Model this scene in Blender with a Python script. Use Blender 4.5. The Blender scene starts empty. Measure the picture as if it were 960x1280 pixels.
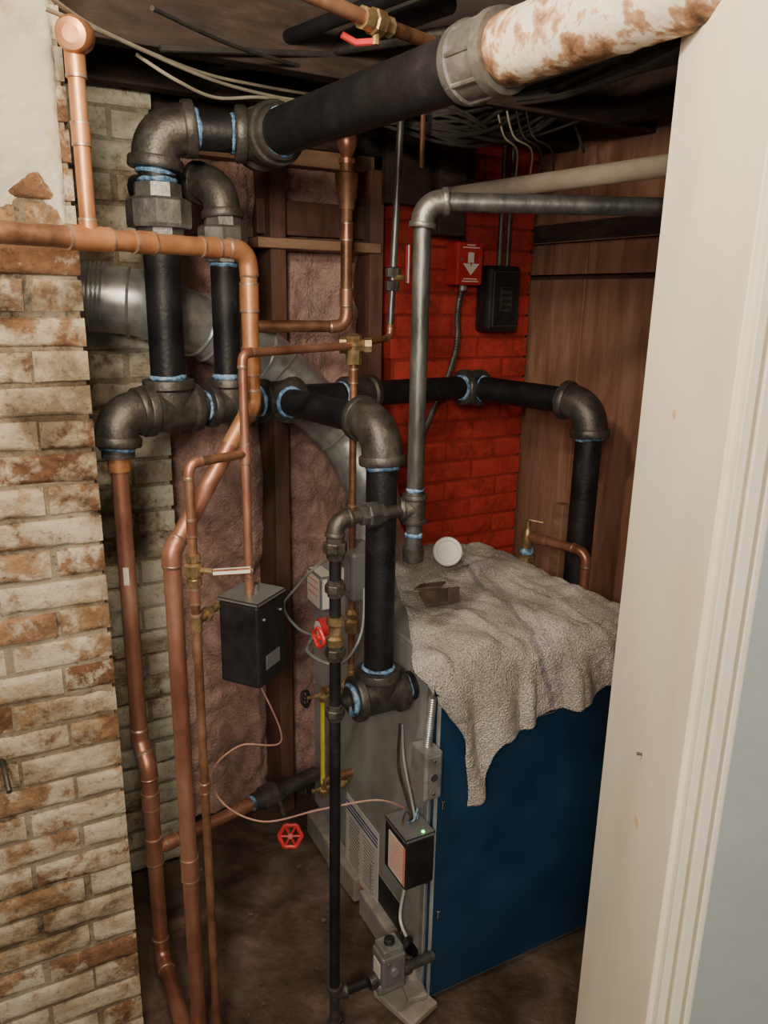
import bpy, bmesh, math, random
from mathutils import Vector, Matrix, noise
random.seed(7)
V=Vector
F=961.0
CAM=V((0,0,1.65)); PITCH=math.radians(15.5); ROLL=math.radians(1.06)
f_=V((0,math.cos(PITCH),-math.sin(PITCH))); u0=V((0,math.sin(PITCH),math.cos(PITCH))); r0=V((1,0,0))
r_=r0*math.cos(ROLL)+u0*math.sin(ROLL); u_=u0*math.cos(ROLL)-r0*math.sin(ROLL)
# survey helpers: measured bearings + a real distance -> world position in metres
def ray(px,py): return f_+r_*((px-480)/F)+u_*((640-py)/F)
def W(px,py,Y):
    d=ray(px,py); return CAM+d*(Y/d.y)
def RP(px,py,P0,n):
    d=ray(px,py); return CAM+d*((P0-CAM).dot(n)/d.dot(n))
def up(P,py):
    b=(640-py)/F; q=u_-f_*b
    h=-(P[0]*q.x+P[1]*q.y)/q.z
    return V((P[0],P[1],CAM.z+h))
Z=V((0,0,1))
cam=bpy.data.cameras.new('camera'); co=bpy.data.objects.new('camera',cam); bpy.context.collection.objects.link(co)
cam.sensor_fit='VERTICAL'; cam.sensor_height=36; cam.sensor_width=27; cam.lens=F/1280*36; cam.clip_start=.02
m=Matrix((r_,u_,-f_)).transposed().to_4x4(); m.translation=CAM; co.matrix_world=m
bpy.context.scene.camera=co

# ---------------- materials
def nodes(name):
    mt=bpy.data.materials.new(name); mt.use_nodes=True
    nt=mt.node_tree; return mt,nt,nt.nodes['Principled BSDF']
def mat(name,cols,scale=8,rough=(.4,.6),metal=0,bump=0.0,bscale=40,stretch=(1,1,1),detail=6,dist=0,spec=.5,bdist=.004):
    mt,nt,bs=nodes(name); N=nt.nodes; L=nt.links
    tc=N.new('ShaderNodeTexCoord'); mp=N.new('ShaderNodeMapping'); mp.inputs['Scale'].default_value=stretch
    L.new(tc.outputs['Object'],mp.inputs[0])
    if not isinstance(cols[0],(tuple,list)): cols=[(0,cols),(1,cols)]
    nz=N.new('ShaderNodeTexNoise'); nz.inputs['Scale'].default_value=scale; nz.inputs['Detail'].default_value=detail; nz.inputs['Distortion'].default_value=dist
    nz.inputs['Roughness'].default_value=.65
    L.new(mp.outputs[0],nz.inputs[0])
    cr=N.new('ShaderNodeValToRGB'); el=cr.color_ramp.elements
    while len(el)<len(cols): el.new(.5)
    for e,(p,c) in zip(el,cols): e.position=p; e.color=(*c,1)
    L.new(nz.outputs[0],cr.inputs[0]); L.new(cr.outputs[0],bs.inputs['Base Color'])
    mr=N.new('ShaderNodeMapRange'); mr.inputs[3].default_value=rough[0]; mr.inputs[4].default_value=rough[1]
    mr.inputs[1].default_value=.3; mr.inputs[2].default_value=.7
    L.new(nz.outputs[0],mr.inputs[0]); L.new(mr.outputs[0],bs.inputs['Roughness'])
    bs.inputs['Metallic'].default_value=metal
    bs.inputs['Specular IOR Level'].default_value=spec
    if bump:
        n2=N.new('ShaderNodeTexNoise'); n2.inputs['Scale'].default_value=bscale; n2.inputs['Detail'].default_value=5
        L.new(mp.outputs[0],n2.inputs[0])
        bp=N.new('ShaderNodeBump'); bp.inputs['Strength'].default_value=bump; bp.inputs['Distance'].default_value=bdist
        L.new(n2.outputs[0],bp.inputs['Height']); L.new(bp.outputs[0],bs.inputs['Normal'])
    return mt
M={}
M['black']=mat('black_steel',[(.3,(.007,.007,.009)),(.6,(.015,.015,.018)),(.75,(.04,.04,.042))],14,(.42,.62),.2,.25,120)
M['iron']=mat('cast_iron',[(.3,(.055,.05,.046)),(.55,(.115,.107,.098)),(.75,(.18,.17,.15))],25,(.4,.58),.7,.5,160,bdist=.002)
M['ironL']=mat('bright_malleable_iron',[(.3,(.13,.13,.125)),(.55,(.24,.24,.23)),(.75,(.36,.36,.34))],25,(.36,.52),.75,.4,130,bdist=.002)
M['steel']=mat('grey_steel_pipe',[(.3,(.07,.072,.072)),(.55,(.17,.175,.175)),(.75,(.28,.28,.27))],30,(.34,.52),.75,.2,90,(1,1,.3))
M['dope']=mat('blue_pipe_dope',[(.36,(.05,.06,.07)),(.45,(.1,.24,.46)),(.56,(.24,.42,.66)),(.68,(.6,.66,.72))],55,(.45,.65),0,.8,150)
M['copper']=mat('copper_pipe_metal',[(.3,(.22,.09,.06)),(.45,(.4,.18,.12)),(.6,(.52,.26,.18)),(.75,(.64,.38,.29))],9,(.33,.52),.7,.15,60,(1,1,.5),8)
M['copperO']=mat('copper_flamed',[(.3,(.28,.11,.05)),(.5,(.56,.26,.12)),(.7,(.68,.37,.2))],11,(.34,.54),.6,.12,60,(1,1,.6),8)
M['copperD']=mat('copper_oxidised',[(.3,(.1,.05,.03)),(.5,(.28,.14,.08)),(.7,(.43,.24,.15))],12,(.42,.6),.6,.2,80)
M['solder']=mat('solder_joint',[(.3,(.4,.22,.14)),(.7,(.6,.45,.36))],50,(.35,.5),.8)
M['brass']=mat('brass',[(.3,(.2,.13,.065)),(.55,(.4,.29,.15)),(.7,(.55,.44,.28))],40,(.36,.5),.75,.2,80)
M['galv']=mat('galvanised_steel',[(.3,(.34,.36,.37)),(.5,(.48,.51,.52)),(.7,(.62,.65,.65))],28,(.28,.45),.7,.15,20)
M['foil']=mat('bright_metal',[(.3,(.5,.5,.5)),(.7,(.8,.8,.78))],20,(.2,.4),.9,.4,40)
M['rusty']=mat('flaking_painted_pipe',[(.36,(.04,.025,.018)),(.42,(.2,.1,.055)),(.47,(.42,.25,.15)),(.495,(.66,.58,.47)),(.55,(.66,.61,.53)),(.575,(.45,.29,.19)),(.62,(.22,.115,.065)),(.66,(.05,.035,.025))],9,(.5,.8),.05,1,30,(1,1,1),12,.2)
M['red']=mat('red_enamel',[(.3,(.48,.02,.025)),(.7,(.62,.045,.05))],20,(.3,.45),0)
M['white']=mat('white_plastic',[(.3,(.78,.78,.75)),(.7,(.88,.88,.85))],20,(.35,.5),0)
M['cable']=mat('cream_cable',[(.3,(.3,.26,.2)),(.7,(.46,.42,.34))],20,(.5,.6),0)
M['wire']=mat('dark_cable',[(.3,(.02,.02,.02)),(.7,(.06,.055,.05))],20,(.5,.6),0)
M['pinkwire']=mat('copper_thin_wire',[(.3,(.45,.25,.2)),(.7,(.6,.36,.3))],20,(.4,.6),.2)
M['bbox']=mat('black_box_plastic',[(.3,(.008,.008,.01)),(.7,(.02,.02,.022))],30,(.38,.58),0,.2,200)
M['gbox']=mat('grey_box_metal',[(.3,(.15,.16,.17)),(.7,(.23,.24,.24))],20,(.38,.52),.3)
M['blue']=mat('blue_jacket',[(.3,(.008,.034,.082)),(.6,(.013,.05,.115)),(.8,(.02,.066,.14))],5,(.4,.55),.0,.08,300,spec=.4)
M['jacket']=mat('grey_jacket',[(.3,(.24,.25,.24)),(.55,(.35,.36,.355)),(.75,(.41,.41,.395))],6,(.42,.58),.2,.1,60)
M['paper']=mat('paper_label',[(.3,(.6,.57,.52)),(.7,(.72,.69,.64))],9,(.6,.7),0)
M['ink']=mat('label_ink',[(0,(.12,.12,.14)),(1,(.12,.12,.14))],9,(.6,.7),0)
M['inkb']=mat('label_blue_ink',[(0,(.03,.05,.25)),(1,(.03,.05,.25))],9,(.6,.7),0)
M['inkr']=mat('label_orange_ink',[(0,(.68,.25,.17)),(1,(.68,.25,.17))],9,(.6,.7),0)
M['glassy']=mat('sight_glass',[(.3,(.42,.38,.03)),(.7,(.62,.56,.08))],20,(.08,.15),.0)
M['cream']=mat('cream_trim_paint',[(.3,(.68,.62,.5)),(.5,(.77,.72,.6)),(.7,(.82,.77,.66))],5,(.38,.55),0,.15,40,(1,1,.4))
M['pipewrap']=mat('dusty_cream_pipe',[(.3,(.4,.34,.26)),(.6,(.62,.56,.46))],8,(.6,.75),0,.2,40)
M['greywall']=mat('grey_blue_wall_paint',[(.3,(.3,.34,.35)),(.7,(.37,.41,.41))],4,(.6,.75),0,.15,80)
M['stain']=mat('trim_stain',[(.3,(.62,.4,.2)),(.7,(.74,.58,.38))],60,(.5,.6),0)
M['plaster']=mat('old_plaster',[(.3,(.22,.16,.1)),(.4,(.42,.36,.28)),(.47,(.52,.49,.41)),(.56,(.57,.54,.45)),(.63,(.49,.4,.25)),(.72,(.34,.25,.15))],4.5,(.75,.9),0,.9,18,(1,1,1),12,.2,bdist=.012)
M['ceil']=mat('ceiling_plaster',[(.3,(.22,.2,.19)),(.5,(.31,.29,.28)),(.7,(.37,.35,.34))],3,(.8,.9),0,.3,20)
M['darkwood']=mat('dark_joist_wood',[(.3,(.018,.013,.01)),(.55,(.05,.034,.026)),(.75,(.1,.068,.052))],9,(.75,.9),0,.4,40,(1,1,4))
M['wood']=mat('reddish_wood_panel',[(.3,(.2,.095,.06)),(.5,(.34,.18,.12)),(.72,(.46,.28,.2))],5,(.55,.75),0,.3,60,(3,3,.5),8,.8)
M['tanwood']=mat('tan_board',[(.3,(.2,.11,.065)),(.6,(.34,.21,.135)),(.75,(.42,.28,.2))],6,(.6,.8),0,.3,50,(1,1,5))
M['stud']=mat('stud_wood',[(.3,(.055,.027,.02)),(.6,(.14,.07,.05))],6,(.7,.85),0,.3,50,(3,3,.6))
M['insul']=mat('dirty_pink_insulation',[(.25,(.14,.07,.06)),(.42,(.32,.18,.155)),(.58,(.5,.32,.28)),(.7,(.38,.24,.2)),(.8,(.62,.48,.43))],11,(.9,1),0,1.0,120,(1,1,1),10,.8,bdist=.012)
M['insul'].node_tree.nodes['Principled BSDF'].inputs['Sheen Weight'].default_value=.3
M['floor']=mat('dirty_damp_floor',[(.3,(.035,.024,.018)),(.48,(.09,.062,.046)),(.6,(.14,.1,.078)),(.75,(.22,.175,.14))],5,(.35,.9),0,.7,30,(1,1,1),9,.6,bdist=.01)
M['block']=mat('concrete_block',[(.3,(.22,.2,.175)),(.7,(.4,.37,.33))],12,(.7,.9),0,.6,60)
M['charred']=mat('dark_scrap',[(.3,(.07,.05,.04)),(.7,(.18,.13,.11))],14,(.6,.8),0,.5,60)
M['redmortar']=mat('red_painted_mortar',[(.3,(.2,.018,.013)),(.7,(.32,.032,.024))],8,(.5,.7),0,.6,50)
M['led']=mat('green_led',[(0,(.1,.9,.1)),(1,(.1,.9,.1))],5)
b_=M['led'].node_tree.nodes['Principled BSDF']; b_.inputs['Emission Color'].default_value=(.1,1,.15,1); b_.inputs['Emission Strength'].default_value=4

def brickmat(name,brick_ramp,paint,paint2,ochre,amt,ochre_amt=.5,grime=.75,bump=.8,tone=1.0):
    mt,nt,bs=nodes(name); N=nt.nodes; L=nt.links
    at=N.new('ShaderNodeAttribute'); at.attribute_name='bcol'
    tc=N.new('ShaderNodeTexCoord')
    def nz(s,d=6,off=(0,0,0),dist=0,st=(1,1,1)):
        mp=N.new('ShaderNodeMapping'); mp.inputs['Location'].default_value=off; mp.inputs['Scale'].default_value=st; L.new(tc.outputs['Object'],mp.inputs[0])
        n=N.new('ShaderNodeTexNoise'); n.inputs['Scale'].default_value=s; n.inputs['Detail'].default_value=d; n.inputs['Roughness'].default_value=.7; n.inputs['Distortion'].default_value=dist
        L.new(mp.outputs[0],n.inputs[0]); return n
    def ramp(src,els):
        cr=N.new('ShaderNodeValToRGB'); el=cr.color_ramp.elements
        while len(el)<len(els): el.new(.5)
        for e,(p,c) in zip(el,els): e.position=p; e.color=(*c,1)
        L.new(src,cr.inputs[0]); return cr
    def mix(fac,a,b,mode='MIX',f=None):
        m=N.new('ShaderNodeMix'); m.data_type='RGBA'; m.blend_type=mode
        if f is not None: m.inputs[0].default_value=f
        else: L.new(fac,m.inputs[0])
        for i,x in ((6,a),(7,b)):
            if isinstance(x,tuple): m.inputs[i].default_value=(*x,1)
            else: L.new(x,m.inputs[i])
        return m.outputs[2]
    base=ramp(at.outputs['Fac'],brick_ramp).outputs[0]
    n1=nz(40,6); base=mix(None,base,ramp(n1.outputs[0],[(.3,(.4,.4,.4)),(.7,(1.2,1.15,1.05))]).outputs[0],'MULTIPLY',.85)
    nb=nz(5,10,(11,5,2),.4); nc=nz(20,8,(2,8,1))
    ad=N.new('ShaderNodeMath'); ad.operation='MULTIPLY_ADD'; ad.inputs[1].default_value=.6; L.new(nc.outputs[0],ad.inputs[0]); L.new(nb.outputs[0],ad.inputs[2])
    a2=N.new('ShaderNodeMath'); a2.operation='MULTIPLY_ADD'; a2.inputs[1].default_value=.14; L.new(at.outputs['Fac'],a2.inputs[0]); L.new(ad.outputs[0],a2.inputs[2])
    mk=ramp(a2.outputs[0],[(amt-.05,(0,0,0)),(amt+.045,(1,1,1))])
    npn=nz(9,9,(7,3,9)); pc=ramp(npn.outputs[0],[(.35,paint2),(.6,paint)]).outputs[0]
    base=mix(mk.outputs[0],base,pc)
    no=nz(6,10,(3,1,7),.4,(1,1,1.6)); mo=ramp(no.outputs[0],[(.62-.1*ochre_amt,(0,0,0)),(.68,(.75,.75,.75))])
    base=mix(mo.outputs[0],base,ochre)
    # soot / damp grime, patchy, plus fine speckle
    nd=nz(4,12,(9,9,4),.3,(1,1,1.5)); base=mix(None,base,ramp(nd.outputs[0],[(.36,(.25,.2,.15)),(.45,(.68,.62,.55)),(.55,(1,1,1))]).outputs[0],'MULTIPLY',grime)
    ns=nz(75,5,(4,4,4)); base=mix(None,base,ramp(ns.outputs[0],[(.34,(.35,.3,.25)),(.43,(1,1,1))]).outputs[0],'MULTIPLY',grime*.7)
    L.new(base,bs.inputs['Base Color']); bs.inputs['Roughness'].default_value=.88
    bp=N.new('ShaderNodeBump'); bp.inputs['Strength'].default_value=bump; bp.inputs['Distance'].default_value=.006
    hm=N.new('ShaderNodeMath'); hm.operation='ADD'; L.new(n1.outputs[0],hm.inputs[0]); L.new(a2.outputs[0],hm.inputs[1])
    L.new(hm.outputs[0],bp.inputs['Height']); L.new(bp.outputs[0],bs.inputs['Normal'])
    return mt
M['brickL']=brickmat('peeling_painted_brick',[(0,(.22,.11,.06)),(.35,(.36,.21,.12)),(.7,(.43,.3,.17)),(1,(.27,.17,.11))],(.64,.58,.45),(.52,.45,.33),(.46,.29,.12),.85,.45,.9,1.0)
M['mortar']=brickmat('painted_lime_mortar',[(0,(.07,.055,.04)),(1,(.09,.07,.05))],(.36,.31,.23),(.25,.21,.15),(.22,.15,.08),.82,.3,1.0,1.0)
M['brickW']=brickmat('whitewashed_brick',[(0,(.25,.21,.15)),(.5,(.35,.31,.24)),(1,(.29,.25,.19))],(.6,.59,.5),(.48,.47,.39),(.36,.3,.2),.76,.1,.9)
M['mortarW']=brickmat('whitewashed_mortar',[(0,(.09,.075,.055)),(1,(.11,.09,.07))],(.38,.36,.29),(.27,.25,.2),(.25,.18,.11),.78,.3,1.0,1.0)
M['brickR']=brickmat('red_painted_brick',[(0,(.42,.035,.024)),(1,(.54,.05,.035))],(.53,.05,.036),(.42,.036,.027),(.44,.036,.026),.85,.0,.4,.7)
M['brickR'].node_tree.nodes['Principled BSDF'].inputs['Roughness'].default_value=.6

def towel_mat():
    mt,nt,bs=nodes('grey_terry_towel'); N=nt.nodes; L=nt.links
    uv=N.new('ShaderNodeUVMap'); uv.uv_map='UVMap'; sx=N.new('ShaderNodeSeparateXYZ'); L.new(uv.outputs[0],sx.inputs[0])
    cr=N.new('ShaderNodeValToRGB'); el=cr.color_ramp.elements
    base=(.57,.535,.5); dk=(.33,.29,.33); d2=(.43,.39,.41)
    st=[(0,base),(.48,base),(.486,dk),(.51,dk),(.516,base),(.55,base),(.555,d2),(.565,d2),(.57,base),(.9,base),(.905,d2),(.925,d2),(.93,base)]
    while len(el)<len(st): el.new(.5)
    for e,(p,c) in zip(el,st): e.position=p; e.color=(*c,1)
    L.new(sx.outputs[0],cr.inputs[0])
    tc=N.new('ShaderNodeTexCoord')
    col=cr.outputs[0]
    for sc,dt,a,c in ((9,7,(.66,.62,.58),(1.1,1.09,1.07)),(230,2,(.55,.55,.55),(1.15,1.15,1.15))):
        n=N.new('ShaderNodeTexNoise'); n.inputs['Scale'].default_value=sc; n.inputs['Detail'].default_value=dt; L.new(tc.outputs['Object'],n.inputs[0])
        r2=N.new('ShaderNodeValToRGB'); r2.color_ramp.elements[0].position=.32; r2.color_ramp.elements[0].color=(*a,1); r2.color_ramp.elements[1].position=.6; r2.color_ramp.elements[1].color=(*c,1)
        L.new(n.outputs[0],r2.inputs[0])
        mx=N.new('ShaderNodeMix'); mx.data_type='RGBA'; mx.blend_type='MULTIPLY'; mx.inputs[0].default_value=1; L.new(col,mx.inputs[6]); L.new(r2.outputs[0],mx.inputs[7])
        col=mx.outputs[2]
    L.new(col,bs.inputs['Base Color']); bs.inputs['Roughness'].default_value=1
    bs.inputs['Specular IOR Level'].default_value=.1; bs.inputs['Sheen Weight'].default_value=.3
    n2=N.new('ShaderNodeTexVoronoi'); n2.inputs['Scale'].default_value=260; L.new(tc.outputs['Object'],n2.inputs[0])
    bp=N.new('ShaderNodeBump'); bp.inputs['Strength'].default_value=1; bp.inputs['Distance'].default_value=.005; L.new(n2.outputs[0],bp.inputs['Height']); L.new(bp.outputs[0],bs.inputs['Normal'])
    return mt
M['towel']=towel_mat()

# ---------------- mesh builder
def perp(a):
    a=a.normalized(); t=V((0,0,1)) if abs(a.z)<.9 else V((1,0,0))
    x=a.cross(t).normalized(); return x,a.cross(x).normalized()
class B:
    def __init__(s,name): s.name=name; s.bm=bmesh.new(); s.m=[]
    def mi(s,k):
        if k not in s.m: s.m.append(k)
        return s.m.index(k)
    def rings(s,rs,mk,smooth=True,caps=True,closed=False):
        bm=s.bm; i=s.mi(mk); L=[[bm.verts.new(p) for p in r] for r in rs]; n=len(L[0])
        pairs=list(zip(L,L[1:]))+([(L[-1],L[0])] if closed else [])
        for a,b in pairs:
            for k in range(n):
                fc=bm.faces.new((a[k],a[(k+1)%n],b[(k+1)%n],b[k])); fc.material_index=i; fc.smooth=smooth
        if caps and not closed:
            for r in (L[0],L[-1]):
                fc=bm.faces.new(r); fc.material_index=i
    def sweep(s,pts,r,mk,segs=18,caps=True,closed=False):
        pts=[V(p) for p in pts]; n=len(pts); rs=[]
        def tan(i):
            if closed: return (pts[(i+1)%n]-pts[i-1]).normalized()
            if i==0: return (pts[1]-pts[0]).normalized()
            if i==n-1: return (pts[-1]-pts[-2]).normalized()
            return ((pts[i+1]-pts[i]).normalized()+(pts[i]-pts[i-1]).normalized()).normalized()
        t=tan(0); x,_=perp(t)
        for i in range(n):
            t2=tan(i); q=t.rotation_difference(t2); x=(q@x); x=(x-t2*x.dot(t2)).normalized(); t=t2; y=t.cross(x)
            rr=r[i] if isinstance(r,(list,tuple)) else r
            rs.append([pts[i]+(x*math.cos(2*math.pi*k/segs)+y*math.sin(2*math.pi*k/segs))*rr for k in range(segs)])
        s.rings(rs,mk,True,caps,closed)
    def lathe(s,p,ax,prof,mk,segs=24,ph=0):
        p=V(p); ax=V(ax).normalized(); x,y=perp(ax)
        s.rings([[p+ax*t+(x*math.cos(ph+2*math.pi*k/segs)+y*math.sin(ph+2*math.pi*k/segs))*max(r,.0003) for k in range(segs)] for t,r in prof],mk,segs>9)
    def box(s,c,size,mk,rot=None,bev=.002,cuts=0):
        bm=s.bm; i=s.mi(mk); R=(rot or Matrix.Identity(3)).to_4x4()
        mm=Matrix.Translation(V(c))@R@Matrix.Diagonal((*size,1))
        g=bmesh.ops.create_cube(bm,size=1,matrix=mm)
        fs={fc for v in g['verts'] for fc in v.link_faces}
        for fc in fs: fc.material_index=i
        es=list({e for v in g['verts'] for e in v.link_edges})
        if cuts: bmesh.ops.subdivide_edges(bm,edges=es,cuts=cuts,use_grid_fill=True)
        elif bev:
            bmesh.ops.bevel(bm,geom=es,offset=bev,segments=2,affect='EDGES',profile=.5,clamp_overlap=True)
    def done(s,parent=None,recalc=True,sharp=.6):
        if recalc: bmesh.ops.recalc_face_normals(s.bm,faces=s.bm.faces)
        for e in s.bm.edges:
            if len(e.link_faces)==2 and e.calc_face_angle(0)>sharp: e.smooth=False
        me=bpy.data.meshes.new(s.name); s.bm.to_mesh(me); s.bm.free()
        for k in s.m: me.materials.append(M[k])
        o=bpy.data.objects.new(s.name,me); bpy.context.collection.objects.link(o)
        if parent: o.parent=parent
        return o
def empty(name):
    o=bpy.data.objects.new(name,None); o.empty_display_size=.05; bpy.context.collection.objects.link(o); return o
def rotz(a): return Matrix.Rotation(a,3,'Z')
def fillet(pts,R,n=9):
    pts=[V(p) for p in pts]; out=[pts[0]]; arcs=[]
    for i in range(1,len(pts)-1):
        p=pts[i]; d1=pts[i-1]-p; d2=pts[i+1]-p; l=min(d1.length,d2.length)*.49; d1.normalize(); d2.normalize()
        a=d1.angle(d2)
        if a>3.1: out.append(p); continue
        t=min(R/math.tan(a/2),l); Re=t*math.tan(a/2); c=p+(d1+d2).normalized()*(Re/math.sin(a/2))
        vs=(p+d1*t-c).normalized(); ve=(p+d2*t-c).normalized()
        arc=[c+vs.slerp(ve,k/(n-1))*Re for k in range(n)]; out+=arc; arcs.append(arc)
    out.append(pts[-1]); return out,arcs
def collar(b,p,ax,r,mk,w=None,k=1.42):
    w=w or r*.5; b.lathe(V(p)-V(ax).normalized()*w*.5,ax,[(0,r*1.05),(0,r*k*.96),(w*.15,r*k),(w*.85,r*k),(w,r*k*.96),(w,r*1.05)],mk)
def dope(b,p,ax,r,w=.01):
    # hand-brushed thread sealant: uneven ring
    ax=V(ax).normalized(); x,y=perp(ax); p=V(p); n=28; rs=[]; sd=random.uniform(0,99)
    for t,k in ((-.5,1.0),(-.3,1.06),(0,1.1),(.3,1.06),(.5,1.0)):
        ring=[]
        for i in range(n):
            a=2*math.pi*i/n; ww=w*(.8+.7*noise.noise(V((math.cos(a)*1.5,math.sin(a)*1.5,sd))))
            ring.append(p+ax*t*ww+(x*math.cos(a)+y*math.sin(a))*r*(1+(k-1)*(1+.5*noise.noise(V((a*3,t*3,sd))))))
        rs.append(ring)
    b.rings(rs,'dope')
def run(b,pts,r,mp,mf,R=None,style='iron',dp=True):
    R=R or r*2.0
    path,arcs=fillet(pts,R); b.sweep(path,r,mp)
    for arc in arcs:
        d0=(arc[0]-arc[1]).normalized(); d1=(arc[-1]-arc[-2]).normalized()
        if style=='iron':
            e0=arc[0]+d0*r*.35; e1=arc[-1]+d1*r*.35
            b.sweep([e0]+arc+[e1],r*1.3,mf,24)
            collar(b,e0,d0,r,mf,r*.6,1.5); collar(b,e1,d1,r,mf,r*.6,1.5)
            if dp:
                dope(b,e0+d0*(r*.3+.005),d0,r,.012); dope(b,e1+d1*(r*.3+.005),d1,r,.012)
        elif style=='copper':
            e0=arc[0]+d0*r*.9; e1=arc[-1]+d1*r*.9
            b.sweep([e0]+arc+[e1],r*1.1,mf,20)
            for e,d in ((e0,d0),(e1,d1)): b.lathe(e-d*.002,d,[(0,r*1.1),(.001,r*1.15),(.004,r*1.12),(.007,r)],'solder')
def tee(b,c,ax,br,r,mk,L=None,dp=True,ends=(1,1)):
    c=V(c); ax=V(ax).normalized(); L=L or r*1.9; cw=r*.55; rc=r*1.5; rb=r*1.3
    b.lathe(c-ax*L,ax,[(0,r),(0,rc*.97),(cw*.15,rc),(cw*.9,rc),(cw*1.15,rb),(2*L-cw*1.15,rb),(2*L-cw*.9,rc),(2*L-cw*.15,rc),(2*L,rc*.97),(2*L,r)],mk)
    if br is not None:
        br=V(br).normalized(); b.lathe(c,br,[(0,rb),(L-cw*1.15,rb),(L-cw*.9,rc),(L-cw*.15,rc),(L,rc*.97),(L,r)],mk)
        if dp: dope(b,c+br*(L+.005),br,r,.013)
    if dp:
        for sg,on in zip((-1,1),ends):
            if on: dope(b,c+ax*sg*(L+.005),ax,r,.013)
def union(b,c,ax,r,mk,L=None,dp=True):
    c=V(c); ax=V(ax).normalized(); L=L or r*1.6
    b.lathe(c-ax*L,ax,[(0,r),(0,r*1.3),(L*.6,r*1.35),(L*.6,r*1.1)],mk,8)
    b.lathe(c-ax*L*.45,ax,[(0,r),(0,r*1.72),(L*.12,r*1.78),(L*.85,r*1.78),(L*.95,r*1.6),(L*.95,r)],mk,8,.2)
    b.lathe(c+ax*L*.45,ax,[(0,r),(0,r*1.35),(L*.5,r*1.32),(L*.55,r)],mk,8)
    if dp: dope(b,c+ax*(L+.004),ax,r,.012); dope(b,c-ax*(L+.004),ax,r,.012)
def coup(b,c,ax,r,L,mk='copper',k=1.12):
    c=V(c); ax=V(ax).normalized()
    b.lathe(c-ax*L/2,ax,[(0,r),(0,r*k),(L,r*k),(L,r)],mk,20)
    for s in (-1,1): b.lathe(c+ax*s*L/2-ax*.003,ax,[(0,r),(.001,r*(k+.04)),(.005,r*(k+.04)),(.006,r)],'solder',20)
def handwheel(b,c,ax,R,mk,sp=5):
    c=V(c); x,y=perp(V(ax)); n=40
    b.sweep([c+(x*math.cos(2*math.pi*k/n)+y*math.sin(2*math.pi*k/n))*R*(1+.07*math.cos(sp*2*math.pi*k/n)) for k in range(n)],R*.2,mk,8,closed=True)
    for k in range(sp):
        a=2*math.pi*k/sp; b.sweep([c,c+(x*math.cos(a)+y*math.sin(a))*R],R*.12,mk,6)
    b.lathe(c-V(ax).normalized()*R*.25,ax,[(0,R*.3),(R*.5,R*.25)],mk,10)
def wirep(b,pts,r,mk,segs=8,jit=0):
    pts=[V(p) for p in pts]; out=[]
    P=[pts[0]]+pts+[pts[-1]]
    for i in range(1,len(P)-2):
        for k in range(8):
            t=k/8; a,b1,c,d=P[i-1],P[i],P[i+1],P[i+2]
            out.append(.5*((2*b1)+(c-a)*t+(2*a-5*b1+4*c-d)*t*t+(3*b1-a-3*c+d)*t**3))
    out.append(pts[-1])
    b.sweep(out,r,mk,segs)

# ---------------- room frame
A30=math.radians(30); ru=V((math.cos(A30),math.sin(A30),0)); rv=V((-math.sin(A30),math.cos(A30),0))
K=V((.45,2.75,0)); CEIL=2.22
def RM(a,b,z=0): return K+ru*a+rv*b+V((0,0,z))

def bricks(name,P,d,length,z0,z1,thick,kb,km,bw=.2,bh=.058,j=.011,jit=.004,rough=0,flush=.006,parent=None):
    """P: right end at front face; wall runs along -d; brick fronts face the room"""
    nrm=V((d.y,-d.x,0)); back=-nrm
    b=B(name); col=b.bm.loops.layers.float_color.new('bcol')
    R=Matrix((d,back,Z)).transposed()
    b.box(P-d*length/2+back*(thick/2+flush)+Z*(z0+z1)/2,(length-.012,thick,z1-z0),km,R,0)
    row=0; z=z0
    while z<z1:
        x=-(bw+j)/2*(row%2); 
        while x<length:
            w=bw+random.uniform(-.006,.006)
            xa=max(x,0); xb=min(x+w,length)
            if xb-xa>.03:
                h=bh+random.uniform(-.002,.002); c=P-d*((xa+xb)/2)+Z*(z+h/2+random.uniform(-.001,.001))+back*(.03+random.uniform(-jit,jit))
                b.bm.faces.ensure_lookup_table(); n0=len(b.bm.faces); v0=len(b.bm.verts)
                rr=R@Matrix.Rotation(random.uniform(-.006,.006),3,'Y')@Matrix.Rotation(random.uniform(-.01,.01),3,'Z')
                b.box(c,(xb-xa,.06,h),kb,rr,.006,cuts=5 if rough else 0)
                b.bm.faces.ensure_lookup_table(); b.bm.verts.ensure_lookup_table(); val=random.random()
                if rough:
                    ir=rr.transposed(); hx,hz=(xb-xa)/2,h/2
                    for v in b.bm.verts[v0:]:
                        q=ir@(v.co-c); ex=max(abs(q.x)-hx*.85,0)/(hx*.15); ez=max(abs(q.z)-hz*.66,0)/(hz*.34)
                        e=max(ex**3,ez**3)
                        q.y+=e*.0045*rough+noise.noise(v.co*22)*.004*rough+noise.noise(v.co*60)*.003*rough
                        q.z+=noise.noise(v.co*30+V((5,5,5)))*.002*rough
                        v.co=c+rr@q
                for fc in b.bm.faces[n0:]:
                    fc.smooth=bool(rough)
                    for lp in fc.loops: lp[col]=(val,val,val,1)
            x+=bw+j
        z+=bh+j; row+=1
    return b.done(parent,sharp=1.2 if rough else .6)

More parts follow.
